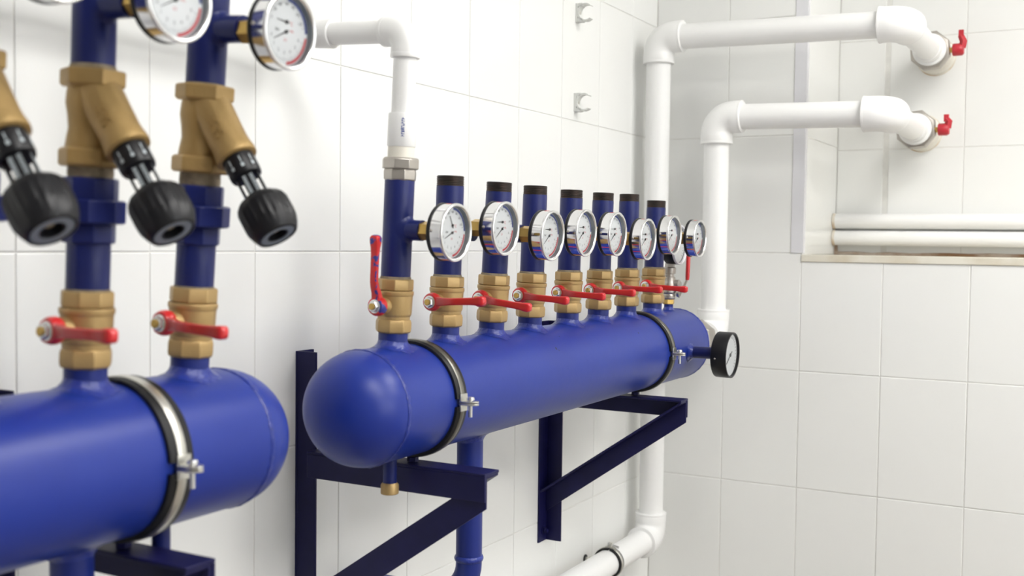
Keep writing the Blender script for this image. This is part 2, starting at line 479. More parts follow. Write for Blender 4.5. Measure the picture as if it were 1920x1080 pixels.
def ball_valve(k, label, ang, mlever=None, tw=0, group='brass ball valves on the manifold stubs'):
    t = thing('ball_valve', label, 'valve', onriser(k, .099), (R_(LEAN[k]), 0, 0), group)
    part('valve_body', 'bv_body', lambda b: b.lathe(body_profile(), 48), m_brass, t, ang=22)
    part('hex_end', 'bv_low', lambda b: b.lathe([(.0228, 0), (.0250, .0022), (.0256, .0055), (.0256, .0145), (.0245, .0185), (.0225, .0195)], 8, None, PI/8+R_(tw)), m_brass, t, ang=25, bevel=.0008)
    part('hex_end', 'bv_up', lambda b: b.lathe([(.0255, .0600), (.0258, .0615), (.0258, .0735), (.0250, .0755), (.0213, .0757)], 8, None, PI/8+.2+R_(tw)), m_brass, t, ang=25, bevel=.0008)
    part('stem_boss', 'bv_boss', lambda b: b.lathe([(.0115, .016), (.0112, .030), (.0098, .0335)], 28, T_(0, 0, .0387) @ NX), m_brass, t)
    lv = part('lever', 'lever', lever_mesh, mlever or m_red, t, (-.0395, 0, .0387), (R_(ang), 0, 0), ang=50)
    nt_ = part('lever_nut', 'levernut', lambda b: (b.lathe([(.0095, .0062), (.0095, .0078), (.0086, .0082)], 28, NX), b.lathe([(.0078, .008), (.0080, .0088), (.0080, .0120), (.0072, .0130), (.0050, .0131)], 6, NX)), m_nut, lv, ang=25, label='bright steel nut')
    part('stem', 'stemtip', lambda b: b.lathe([(.0046, .010), (.0046, .0148), (.0040, .0154)], 20, NX), m_brassnut, nt_, label='brass stem tip')
    return t
ORD = ['first', 'second', 'third', 'fourth', 'fifth', 'sixth', 'seventh']
ball_valve('c', 'brass ball valve under a balancing valve, farthest from the domed tank end', -1)
ball_valve('a', 'brass ball valve under a balancing valve, beside the zinc clamp', -2.5)
ball_valve('b', 'brass ball valve under a balancing valve, nearest the domed tank end', -1)
ball_valve('r1', 'brass ball valve with upright paint-splashed red lever, under the riser with white pipe', -90, m_redblue, 6)
LEV = dict(r2=-4.5, r3=3.5, r4=1.5, r5=1.5, r6=-.3, r7=0, r8=1.5)
for i, k in enumerate(('r2', 'r3', 'r4', 'r5', 'r6', 'r7', 'r8')):
    ball_valve(k, 'brass ball valve under the %s bare threaded riser counted from the white pipe' % ORD[i], LEV[k], None, 11*i)

# ------------------------------------------------------------------ riser pipes
def threads(b, r, z0, z1, n=7):
    prof = [(r, z0)]
    dz = (z1-z0)/n
    for i in range(n):
        prof += [(r+.0002, z0+dz*i+dz*.1), (r+.0002, z0+dz*i+dz*.35), (r-.0011, z0+dz*i+dz*.6), (r-.0011, z0+dz*i+dz*.85)]
    prof += [(r-.0004, z1), (r-.0035, z1+.0002), (r-.0035, z0)]
    b.lathe(prof, 40, caps=False)
def stub_weld(b, r, R, out, z):
    n = 32; vs_ = []
    for (q, l) in ((r, .005), (r+.002, .0015), (r+.005, .0002)):
        for i in range(n):
            a = 2*PI*i/n
            x, y = q*math.cos(a), q*math.sin(a)
            vs_.append((x, -(math.sqrt(max(R*R-x*x, 1e-9))+l), z+y))
    fs = []
    for k_ in range(2):
        for i in range(n):
            j = (i+1) % n
            fs.append((k_*n+i, k_*n+j, (k_+1)*n+j, (k_+1)*n+i))
    b.add(vs_, fs)
def riser(k, label, h0, h1, hs, so, top=None, group='blue riser pipes standing on the ball valves'):
    t = thing('riser_pipe', label, 'pipe', onriser(k, h0), (R_(LEAN[k]), 0, 0), group)
    L = h1-h0
    part('pipe', ('rp', round(L, 3)), lambda b: b.lathe([(.0205, 0), (.0208, .003), (.0208, L-.002), (.0203, L)], 40), m_bluepipe, t)
    if top: part('thread', 'thr', lambda b: threads(b, .0207, 0, .0150, 6), m_thread, t, (0, 0, L), ang=20, label='dark cut pipe thread')
    part('sealant_ring', 'seal', lambda b: b.lathe([(.0212, -.0015), (.0222, -.0005), (.0218, .002), (.0209, .0045)], 32), m_stain, t)
    if hs:
        sb = part('gauge_stub', ('gs', so), lambda b: b.lathe([(.0143, .012), (.0143, so)], 32, OUT), m_bluepipe, t, (0, 0, hs-h0))
        part('weld_collar', 'gsw', lambda b: stub_weld(b, .0143, .0208, 0, 0), m_bluepipe, sb)
    return t
HS = .2435
FO = dict(r1=.0975, r2=.1000, r3=.1030, r4=.1016, r5=.0965, r6=.0990, r7=.1020, r8=.1040)
for i, k in enumerate(('r2', 'r3', 'r4', 'r5', 'r6', 'r7', 'r8')):
    tops = dict(r2=.3105, r3=.3085, r4=.3095, r5=.3095, r6=.3105, r7=.3140, r8=.3065)
    riser(k, 'blue riser with bare threaded top, %s after the riser with white pipe' % ORD[i], .1735, tops[k], HS, FO[k]-.056, True)
riser('r1', 'blue riser topped by a nickel union and white pipe', .1735, .313, HS, .0415)
LAB = dict(c='farthest from the domed tank end', a='beside the zinc clamp', b='nearest the domed tank end')
for k in ('c', 'a', 'b'):
    riser(k, 'short blue pipe between ball valve and union, '+LAB[k], .172, .224, None, 0, group='blue pipes under the balancing valves')
    riser(k, 'blue riser rising from balancing valve to gauge, '+LAB[k], .389, .62, (.451 if k != 'c' else .462), .0505, group='blue risers above the balancing valves')

# ------------------------------------------------------------------ unions and balancing valves
def union(k):
    t = thing('pipe_union', 'blue painted octagonal pipe union under the balancing valve, '+LAB[k], 'union', onriser(k, .221), (R_(LEAN[k]), 0, 0), 'blue pipe unions')
    part('lower_collar', 'un1', lambda b: b.lathe([(.0235, 0), (.0252, .0015), (.0252, .019), (.0245, .021)], 8, None, .25), m_bluepipe, t, ang=25, bevel=.0006)
    part('union_nut', 'un2', lambda b: b.lathe([(.031, .0195), (.0338, .021), (.0338, .0415), (.031, .043)], 8, None, .05), m_bluepipe, t, ang=25, bevel=.0006)
    part('upper_collar', 'un3', lambda b: b.lathe([(.0262, .042), (.0270, .044), (.0270, .0625), (.0255, .064)], 8, None, .25), m_bluepipe, t, ang=25, bevel=.0006)
    part('nipple', 'un4', lambda b: b.lathe([(.0212, .063), (.0218, .068), (.0212, .081)], 32), m_stain, t)
def glyphs(b, pts):
    for (x, z, w_, h_) in pts: b.box(x, x+w_, -.0006, .0004, z, z+h_)
def balancing_valve(k):
    t = thing('balancing_valve', 'bronze angled balancing valve with black knob, '+LAB[k], 'valve', onriser(k, .297 if k == 'b' else .294), (R_(LEAN[k]), 0, 0), 'bronze balancing valves')
    part('valve_body', 'y_body', lambda b: b.lathe([(.0215, .012), (.0245, .019), (.0232, .028), (.0215, .038), (.0225, .05), (.0245, .062), (.0238, .072), (.0225, .08)], 40), m_brass2, t, ang=60)
    part('hex_end', 'y_lo', lambda b: b.lathe([(.0285, .001), (.0312, .003), (.0312, .0170), (.0280, .0195)], 6, None, .12), m_brass2, t, ang=25, bevel=.001)
    part('hex_end', 'y_hi', lambda b: b.lathe([(.0280, .0775), (.0312, .0800), (.0312, .0935), (.0285, .0950)], 6, None, .12), m_brass2, t, ang=25, bevel=.001)
    BR = T_(0, 0, .0830) @ RX(PI/2+R_(51))          # branch frame: +z runs out and down at 45 degrees
    br = part('branch', 'y_br', lambda b: b.lathe([(.0215, .004), (.0220, .025), (.0210, .045), (.0205, .062), (.0210, .070), (.0218, .0745), (.0222, .0785), (.0218, .0820), (.0195, .0832), (.016, .0832)], 44, BR), m_brass2, t, ang=50)
    rnd = random.Random(3)
    def cast(b):
        for row in range(2):
            for i in range(6):
                M_ = BR @ Matrix.Rotation(-.55+row*.33, 4, 'Z') @ T_(-.0213, 0, .026+i*.006)
                b.box(-.0007, .0006, -.0022, .0022, 0, .0011, M_)
                b.box(-.0007, .0006, rnd.choice((-.0022, .0012)), rnd.choice((-.001, .0022)), 0, .0042, M_)
    part('cast_mark', 'y_cast', cast, m_brass2, br)
    part('collar', 'y_col', lambda b: b.lathe([(.0165, .080), (.0170, .083), (.0170, .104), (.0160, .1065), (.012, .107)], 36, BR), m_black, t)
    def colmarks(b):
        for i in range(9):
            M_ = BR @ Matrix.Rotation(2*PI*i/9+.3, 4, 'Z') @ T_(.0170, 0, .088)
            b.box(-.0004, .0003, -.0006, .0006, 0, .007, M_)
            b.box(-.0004, .0003, -.0016, .0016, .0085, .0125, M_)
    part('scale_mark', 'y_cm', colmarks, m_scale, t, label='pale grey printed scale marks')
    def cage(b):
        for i in range(4):
            M_ = BR @ Matrix.Rotation(PI/2*i+PI/4+.1, 4, 'Z')
            b.box(.0098, .0122, -.0060, .0060, .104, .142, M_)
        b.lathe([(.0045, .100), (.0045, .142)], 16, BR)
    part('scale_cage', 'y_cage', cage, m_black, t, bevel=.0005)
    def cagemarks(b):
        for i in range(4):
            M_ = BR @ Matrix.Rotation(PI/2*i+PI/4+.1, 4, 'Z')
            for q in range(12):
                for s_ in (-1, 1):
                    b.box(.0120, .0125, s_*.0038-.0018, s_*.0038+.0018, .1095+q*.0021, .1105+q*.0021, M_)
    part('scale_mark', 'y_gm', cagemarks, m_scale, t)
    def knob(b):
        n = 72; prof = [(.010, .1295), (.0165, .132), (.0225, .1355), (.0262, .1400), (.0272, .1445), (.0274, .160), (.0270, .1665), (.0252, .1735), (.0226, .1790), (.0214, .1806), (.0198, .1812), (.0195, .1795), (.010, .1795), (.0096, .172), (1e-5, .172)]
        vs_ = []; fs = []
        for (r, h) in prof:
            for i in range(n):
                a = 2*PI*i/n
                q = r
                if .134 < h < .179 and r > .021:
                    q = r*(1-.055*max(0, math.cos(4*a))**3) + (.0006 if i % 3 == 0 else -.0004)*(1 if .14 < h < .17 else 0)
                vs_.append((q*math.cos(a), q*math.sin(a), h))
        for k_ in range(len(prof)-1):
            for i in range(n):
                j = (i+1) % n
                fs.append((k_*n+i, k_*n+j, (k_+1)*n+j, (k_+1)*n+i))
        b.add(vs_, fs, BR)
    kn = part('knob', 'y_knob', knob, m_black, t, ang=45)
    part('printed_ring', 'y_ring', lambda b: b.lathe([(.0116, .1797), (.0116, .1802), (.0182, .1802), (.0182, .1797)], 44, BR, caps=False), m_ringgrey, kn)
    part('spindle', 'y_spin', lambda b: b.lathe([(.0042, .172), (.0042, .1745), (.0030, .1748)], 6, BR), m_stain, kn)
for k in ('c', 'a', 'b'):
    union(k); balancing_valve(k)

# ------------------------------------------------------------------ gauges
def text_mesh(items, mtl, name):
    """flat lettering of the dial joined into one mesh, lying in the xz plane facing -y; items: (text, x, z, size)"""
    mb = MB()
    for (s_, x, z, size) in items:
        cu = bpy.data.curves.new('t', 'FONT'); cu.body = s_; cu.size = size; cu.align_x = 'CENTER'; cu.align_y = 'CENTER'
        cu.resolution_u = 2
        ob = bpy.data.objects.new('t', cu); col.objects.link(ob)
        bpy.context.view_layer.update()
        me = bpy.data.meshes.new_from_object(ob.evaluated_get(bpy.context.evaluated_depsgraph_get()))
        mb.add([(v.co.x+x, 0, v.co.y+z) for v in me.vertices], [tuple(p.vertices) for p in me.polygons])
        bpy.data.objects.remove(ob); bpy.data.curves.remove(cu); bpy.data.meshes.remove(me)
    me = mb.mesh(name, smooth=False); me.materials.append(mtl)
    return me
def polar(r, a): return (r*math.cos(R_(a)), r*math.sin(R_(a)))
dial_txt = []; 
for i, v in enumerate((0, 20, 40, 60, 80, 100, 120)):
    x, z = polar(.0225, 165-i*25); dial_txt.append((str(v), x, z+.005, .0042))
for i, v in enumerate((0, 1, 2, 3, 4, 5, 6)):
    x, z = polar(.0215, 197+i*24.5); dial_txt.append((str(v), x, z, .0046))
dial_txt += [('bar', -.012, .0005, .0050)]
TXT_BLACK = text_mesh(dial_txt, m_ink, 'dial_numerals')
TXT_RED = text_mesh([('°C', .008, .0085, .0056), ('MPa', .010, .001, .0036), ('2.5', .0005, -.0085, .0040)], m_inkred, 'dial_numerals')
def arc_band(b, r0, r1, a0, a1, y, n=24):
    vs_ = []; fs = []
    for i in range(n+1):
        a = a0+(a1-a0)*i/n
        for r in (r0, r1):
            x, z = polar(r, a); vs_.append((x, y, z))
    for i in range(n):
        fs.append((2*i, 2*i+1, 2*i+3, 2*i+2))
    b.add(vs_, fs)
def ticks(b):
    for i in range(25):
        a = 165-i*6.25; r1 = .030; r0 = .0275 if i % 4 else .0262
        x0, z0 = polar(r0, a); x1, z1 = polar(r1, a)
        d = Vector((x1-x0, 0, z1-z0)).normalized(); n = Vector((-d.z, 0, d.x))*.00022
        p, q = Vector((x0, 0, z0)), Vector((x1, 0, z1))
        b.add([p-n, p+n, q+n, q-n], [(0, 1, 2, 3)])
        a = 197+i*6.125
        x0, z0 = polar(r0, a); x1, z1 = polar(r1, a)
        d = Vector((x1-x0, 0, z1-z0)).normalized(); n = Vector((-d.z, 0, d.x))*.00022
        p, q = Vector((x0, 0, z0)), Vector((x1, 0, z1))
        b.add([p-n, p+n, q+n, q-n], [(0, 1, 2, 3)])
def needle_mesh(b, L):
    b.add([(-.0042, -.0004, -.0007), (-.0042, -.0004, .0007), (L, -.0004, .00022), (L, -.0004, -.00022), (-.0042, 0, -.0007), (-.0042, 0, .0007), (L, 0, .00022), (L, 0, -.00022)],
          [(0, 1, 2, 3), (7, 6, 5, 4), (0, 4, 5, 1), (1, 5, 6, 2), (2, 6, 7, 3), (3, 7, 4, 0)])
    b.lathe([(.0019, 0), (.0019, .0012), (.0012, .0016)], 14, OUT)
def inked(name, me, parent, loc):
    o = bpy.data.objects.new(name, me); col.objects.link(o); o.parent = parent; o.location = loc
    return o
def thermo_gauge(k, hs, back, label, n_up, n_lo, group, tilt=0.0):
    """chrome dial gauge facing out from the wall; `back` = distance of its back plate from the riser axis"""
    t = thing('dial_gauge', label, 'gauge', onriser(k, hs, back), (R_(LEAN[k]+tilt), 0, 0), group)
    nl = .0325 if back < .08 else .0395
    part('connection_nut', ('g_nut', round(back, 3)), lambda b: (b.lathe([(.0110, -nl), (.0130, -nl+.0015), (.0130, -.012), (.0112, -.010)], 6, OUT, .3), b.lathe([(.008, -.012), (.008, .002)], 20, OUT)), m_brassnut, t, ang=25, label='hexagonal brass connection')
    part('back_ring', 'g_back', lambda b: b.lathe([(.008, -.0005), (.034, -.0005), (.0385, .0005), (.0398, .002), (.0398, .0055), (.0388, .0066)], 64, OUT), m_black, t, label='black back ring')
    part('case', 'g_case', lambda b: b.lathe([(.0386, .0058), (.0388, .0215), (.0388, .0225)], 64, OUT, caps=False), m_chrome, t)
    part('bezel', 'g_bez', lambda b: b.lathe([(.0387, .0212), (.0394, .0216), (.0398, .0228), (.0396, .0246), (.0386, .0256), (.0372, .0256), (.0358, .0246), (.0350, .0232)], 64, OUT, caps=False), m_bezel, t, ang=60)
    part('inner_rim', 'g_rim', lambda b: b.lathe([(.0350, .0234), (.0348, .0166)], 64, OUT, caps=False), m_ringgrey, t)
    part('red_mark', 'g_mark', lambda b: [b.add([(.0389*math.sin(a0), -y, .0389*math.cos(a0)) for (a0, y) in ((q, .010), (q+.09, .010), (q+.09, .017), (q, .017))], [(0, 1, 2, 3)]) for q in (-.18, -.09, 0, .09)], m_sticker, t, label='small red sticker on top of the case')
    part('screw', 'g_screw', lambda b: b.ellipsoid((0, 0, 0), .0022, .0022, .0016, 14, 8, T_(-.0388, -.0085, .0015) @ NX), m_nickel, t)
    dl = part('dial', 'g_dial', lambda b: b.lathe([(.0348, .0168), (1e-5, .0168)], 64, OUT, caps=False), m_dial, t)
    part('blue_arc', 'g_blue', lambda b: arc_band(b, .0306, .0342, 4, 88, -.0170), m_inkblue, dl)
    part('red_arc', 'g_red', lambda b: arc_band(b, .0306, .0336, -82, -4, -.0170), m_inkred, dl)
    part('scale', 'g_tick', lambda b: ticks(b), m_ink, dl, (0, -.0170, 0))
    inked('numerals', TXT_BLACK, dl, (0, -.0171, 0)); inked('numerals', TXT_RED, dl, (0, -.0171, 0))
    part('needle', ('ndl', .0145), lambda b: needle_mesh(b, .0145), m_ink, dl, (.0005, -.0174, .0095), (0, -R_(n_up), 0))
    part('needle', ('ndl', .0200), lambda b: needle_mesh(b, .0200), m_ink, dl, (.0005, -.0174, -.0005), (0, -R_(n_lo), 0))
    part('glass', 'g_glass', lambda b: b.lathe([(.0351, .0232), (1e-5, .0232)], 64, OUT, caps=False), m_glass, t)
    return t
gl_ = 'chrome-cased dial gauge on the riser with white pipe, upper needle tilted up'
thermo_gauge('r1', HS, FO['r1']-.0256, gl_, 120, 204, 'chrome gauges on the manifold risers')
UPN = dict(r2=181, r3=180, r4=183, r5=182, r6=178, r7=184, r8=182)
TL = dict(r1=0, r2=0, r3=0, r4=0, r5=0, r6=0, r7=0, r8=0)
HG = dict(r2=.2495, r3=.2435, r4=.2475, r5=.2460, r6=.2390, r7=.2470, r8=.2425)
for i, k in enumerate(('r2', 'r3', 'r4', 'r5', 'r6', 'r7', 'r8')):
    thermo_gauge(k, HG[k], FO[k]-.0256, 'chrome-cased dial gauge on the %s bare threaded riser counted from the white pipe' % ORD[i], UPN[k], 217+i % 3, 'chrome gauges on the manifold risers')
for k, n in (('c', 182), ('a', 178), ('b', 176)):
    thermo_gauge(k, dict(a=.451, b=.4485, c=.462)[k], .0895, 'chrome-cased dial gauge above the balancing valve, '+LAB[k], n, 207, 'chrome gauges above the balancing valves')

# plain black gauges at the far end of the long tank
def black_gauge(t, S, body_d, M0, pre, bright=False):
    part('case', pre+'c', lambda b: b.lathe([(1e-5, 0), (.94*S, 0), (S*.98, .0012), (S, .003), (S, body_d-.001), (S*.99, body_d), (S*.93, body_d), (S*.92, body_d-.004), (S*.92, body_d-.0065)], 64, M0, caps=False), m_black, t, ang=30)
    dl = part('dial', pre+'d', lambda b: b.lathe([(S*.925, body_d-.006), (1e-5, body_d-.006)], 56, M0, caps=False), m_dial, t)
    if bright: part('bezel', pre+'b', lambda b: b.lathe([(S*.985, body_d-.005), (S*1.012, body_d-.004), (S*1.012, body_d+.0005), (S*.985, body_d+.0015), (S*.925, body_d+.0005), (S*.92, body_d-.005)], 56, M0, caps=False), m_trim, t)
    part('scale', pre+'t', lambda b: [b.box(S*.72, S*.82, -.0003, .0003, body_d-.0059, body_d-.0055, M0 @ Matrix.Rotation(R_(-45+i*11.25), 4, 'Z')) for i in range(25)], m_ink, dl, smooth=False)
    part('needle', pre+'n', lambda b: (b.box(-.012, S*.62, -.0010, .0010, body_d-.0052, body_d-.0046, M0 @ Matrix.Rotation(R_(215), 4, 'Z')), b.lathe([(.004, body_d-.006), (.004, body_d-.0042), (.003, body_d-.004)], 16, M0)), m_ink, dl, smooth=False)
    part('glass', pre+'g', lambda b: b.lathe([(S*.925, body_d-.0025), (1e-5, body_d-.0025)], 56, M0, caps=False), m_glass, t)
eg = thing('dial_gauge', 'black-cased dial gauge on a blue stub at the side of the long tank', 'gauge', (2.2725, .7545, -.2330), (R_(1.5), 0, 0))
black_gauge(eg, .0490, .0345, OUT, 'eg')
part('screw', None, lambda b: b.ellipsoid((0, 0, 0), .002, .002, .0012, 12, 8, T_(-.0489, -.011, -.005) @ NX), m_nickel, eg)
gs = part('side_stub', None, lambda b: b.lathe([(.0128, .070), (.0128, .1385)], 36, OUT), m_bluepipe, t_right, (2.2725-xm, 0, -.006))
part('weld_collar', None, lambda b: saddle(b, .0128, .009, .005, OUT), m_weld, gs)

# small air valve and gauge on the thin stub
av = thing('small_ball_valve', 'small nickel ball valve with steel lever and red grip at the tank end', 'valve', onriser('s', .0925), (R_(.8), 0, 0))
part('hex_end', None, lambda b: b.lathe([(.0125, 0), (.0138, .001), (.0138, .0105), (.0125, .012)], 6, None, .2), m_brassnut, av, ang=25)
part('valve_body', None, lambda b: b.lathe([(.0125, .011), (.0155, .014), (.0158, .020), (.0140, .023), (.0165, .027), (.0168, .046), (.0150, .050), (.0138, .053), (.0138, .060), (.0105, .064), (.0102, .068), (.0138, .069), (.0142, .072), (.0142, .082), (.012, .084)], 28), m_nickel, av, ang=30)
part('stem_boss', None, lambda b: b.lathe([(.0098, .012), (.0098, .024), (.007, .026)], 20, T_(0, 0, .046) @ OUT), m_nickel, av)
lv = part('lever', None, lambda b: (b.sweep([(0, -.0215, .020), (0, -.024, .018), (0, -.026, .022), (.0, -.030, .034), (.0, -.041, .053), (.0, -.0425, .060), (0, -.0425, .075)], .0032, 10), b.lathe([(.009, -.003), (.009, .003)], 20, T_(0, -.023, .026) @ OUT)), m_zinc, av)
part('grip', None, lambda b: b.sweep([(0, -.0425, .056), (0, -.0428, .064), (0, -.0435, .118), (0, -.0435, .122)], [.0040, .0048, .0048, .002], 14), m_red, lv, label='red plastic grip')
sg = thing('dial_gauge', 'black-cased dial gauge standing on the small nickel ball valve', 'gauge', onriser('s', .1765), (R_(.8), 0, 0))
part('neck', None, lambda b: b.lathe([(.011, 0), (.011, .008), (.006, .010), (.006, .020)], 6), m_nickel, sg, ang=25)
black_gauge(sg, .0440, .030, T_(0, .0060, .050) @ OUT, 'sg', True)

# ------------------------------------------------------------------ brackets and clamps
def bracket(label, xf, side, tip, zt, xu=None, group='navy angle iron wall brackets'):
    """side=+1: upright web and arm web on the far side of the iron, -1: on the near side; xf = x of the web"""
    t = thing('wall_bracket', label, 'bracket', (xf, YW, -.64), group=group)
    A, th = .0400, .0042
    zb = -.663+.64; ztop = -.171+.64; za = -.3199+.64
    xu = xf if xu is None else xu
    d = -side
    u = part('upright', None, lambda b: (b.box(min(xu-xf, xu-xf+d*A), max(xu-xf, xu-xf+d*A), -th, 0, zb, ztop), b.box(min(xu-xf, xu-xf+d*th), max(xu-xf, xu-xf+d*th), -A, -th, zb, ztop)), m_navy, t, bevel=.0008)
    for z in (zb+.024, ztop-.03):
        part('anchor_bolt', 'anchor', lambda b: (b.lathe([(.0105, 0), (.0105, .0015)], 24, OUT), b.lathe([(.0068, .0015), (.0072, .002), (.0072, .0060), (.0062, .0068)], 6, OUT), b.lathe([(.004, .006), (.004, .0105)], 14, OUT)), m_navy, u, (xu-xf+d*.018, -th, z))
    part('arm', None, lambda b: (b.box(min(0, d*A), max(0, d*A), tip-YW, -th-.0005 if side > 0 else -A-.0005, za-th, za), b.box(min(0, d*th), max(0, d*th), tip-YW, -.0045 if side > 0 else -A-.0005, za-A, za-th)), m_navy, t, bevel=.0008)
    # diagonal brace: an angle whose web is parallel to the arm web
    o = d*(th+.0004)
    ya, yb = tip-YW+.001, -th-.0005 if side > 0 else -A-.0005
    zu = lambda y: -.3225+.64-.69*(y-ya)          # upper and lower edge of the web
    zl = lambda y: -.3700+.64-.70*(y-ya)
    def brace(b):
        for (x0, x1, f0, f1) in ((0, th, zu, zl), (th, A-th-.001, zu, lambda y: zu(y)-.0050)):
            xa, xb_ = sorted((o+d*x0, o+d*x1))
            vs_ = [(x, y, f(y)) for x in (xa, xb_) for (y, f) in ((ya, f0), (yb, f0), (yb, f1), (ya, f1))]
            b.add(vs_, [(3, 2, 1, 0), (4, 5, 6, 7), (0, 1, 5, 4), (1, 2, 6, 5), (2, 3, 7, 6), (3, 0, 4, 7)])
    part('brace', None, brace, m_navy, t, bevel=.0006)
    return t
bracket('navy angle iron bracket at the black-gauge end of the long tank', 2.1765, 1, .7837, 0)
bracket('navy angle iron bracket at the domed end of the long tank', 1.2994, -1, .7600, 0, xu=1.3200)
bracket('navy angle iron bracket under the tank with balancing valves', .812, 1, .787, 0, xu=.797)

def clamp(label, x, tone, lug_ang=0.0, r=RT, w_=.024, wm=.012, axis_y=YT, axis_z=ZT_, name='pipe_clamp', group='rubber-lined clamps around the tanks', stud=True):
    t = thing(name, label, 'clamp', (x, axis_y, axis_z), (lug_ang, 0, 0), group)
    def band(b, r0, r1, hw, round_=False):
        n = 72; a0, a1 = R_(4), R_(356)
        prof = [(-hw, r0), (-hw, r1-.0008), (-hw+.001, r1), (hw-.001, r1), (hw, r1-.0008), (hw, r0)]
        vs_ = []; fs = []; m_ = len(prof)
        for i in range(n+1):
            a = PI+a0+(a1-a0)*i/n
            for (px, pr) in prof: vs_.append((px, pr*math.cos(a), pr*math.sin(a)))
        for i in range(n):
            for q in range(m_):
                fs.append((i*m_+q, i*m_+(q+1) % m_, (i+1)*m_+(q+1) % m_, (i+1)*m_+q))
        fs.append(tuple(range(m_))); fs.append(tuple(n*m_+q for q in range(m_-1, -1, -1)))
        b.add(vs_, fs)
    part('rubber_lining', None, lambda b: band(b, r+.0002, r+.0050, w_/2), m_rubber, t, label='black rubber lining')
    bd = part('band', None, lambda b: band(b, r+.0038, r+.0064, wm/2), tone, t)
    s_ = r/RT
    def lug(b, sg_):
        z = sg_*.0004; tk = .0026*sg_
        y0 = -(r+.0040); L = .026*max(s_, .55)
        hw = .0088*max(s_, .62)
        pts = [(-hw, y0), (hw, y0), (hw, y0-L*.55), (hw*.75, y0-L*.85), (hw*.3, y0-L), (-hw*.3, y0-L), (-hw*.75, y0-L*.85), (-hw, y0-L*.55)]
        n = len(pts)
        za, zb = sorted((z, z+tk))
        vs_ = [(px, py, za) for (px, py) in pts]+[(px, py, zb) for (px, py) in pts]
        fs = [tuple(range(n-1, -1, -1)), tuple(range(n, 2*n))]+[(i, (i+1) % n, n+(i+1) % n, n+i) for i in range(n)]
        b.add(vs_, fs)
        # turned-up root of the lug, following the band
        za, zb = sorted((z, z+sg_*.012))
        b.box(-hw, hw, y0-.0034, y0-.0008, za, zb)
    part('lug', None, lambda b: lug(b, 1), m_zinc, bd, bevel=.0005)
    part('lug', None, lambda b: lug(b, -1), m_zinc, bd, bevel=.0005)
    yb = -(r+.0040+.026*max(s_, .55)*.52)
    part('bolt', None, lambda b: (b.lathe([(.0030, -.020), (.0030, .005)], 14), b.lathe([(.0058, .0045), (.0062, .0055), (.0052, .0085), (.002, .0092)], 18)), m_nut, t, (0, yb, 0))
    if stud:
        part('stud_nut', None, lambda b: (b.lathe([(.0075, -(r+.0136)), (.0085, -(r+.0130)), (.0085, -(r+.007)), (.0070, -(r+.0055))], 6), b.lathe([(.004, -(r+.0136)), (.004, -(r+.003))], 12)), m_navy, t, rot=(-lug_ang, 0, 0))
    return t
clamp('rubber-lined dark steel clamp at the domed end of the long tank', 1.3200, m_darksteel, w_=.026, wm=.010)
clamp('rubber-lined dark steel clamp at the black-gauge end of the long tank', 2.157, m_darksteel, w_=.026, wm=.010)
clamp('wide zinc clamp with black rubber around the tank with balancing valves', .7900, m_zinc, w_=.031, wm=.0115)

# ------------------------------------------------------------------ white plastic pipe runs
def elbow(b, c, d0, d1, r, rs, so):
    """socket elbow at corner c between unit directions d0 and d1 (both pointing away from the corner)"""
    c, d0, d1 = Vector(c), Vector(d0), Vector(d1)
    n = 12
    # bend: quarter circle from c+d0*rs*1.05 to c+d1*rs*1.05
    q = rs*1.02
    cen = c+d0*q+d1*q
    pts = [c+d0*(so-.003), c+d0*(so-.004), c+d0*(q+.004)]
    rad = [rs*.985, rs*1.0, rs]
    for i in range(n+1):
        a = PI/2*i/n
        pts.append(cen-d1*q*math.cos(a)-d0*q*math.sin(a)); rad.append(rs*.985)
    pts += [c+d1*(q+.004), c+d1*(so-.004), c+d1*(so-.003)]; rad += [rs, rs, rs*.985]
    b.sweep(pts, rad, 40)
    for d in (d0, d1):      # raised lip of the socket
        zq = Vector((0, 0, 1)).rotation_difference(d).to_matrix().to_4x4()
        b.lathe([(rs*.99, so-.006), (rs*1.012, so-.0055), (rs*1.015, so-.001), (rs*.99, so), (r*.96, so)], 40, Matrix.Translation(c) @ zq, caps=False)
def tube(b, p0, p1, r): b.sweep([p0, p1], r, 40)
X_, Y_, Z_ = Vector((1, 0, 0)), Vector((0, 1, 0)), Vector((0, 0, 1))
PX = 2.655
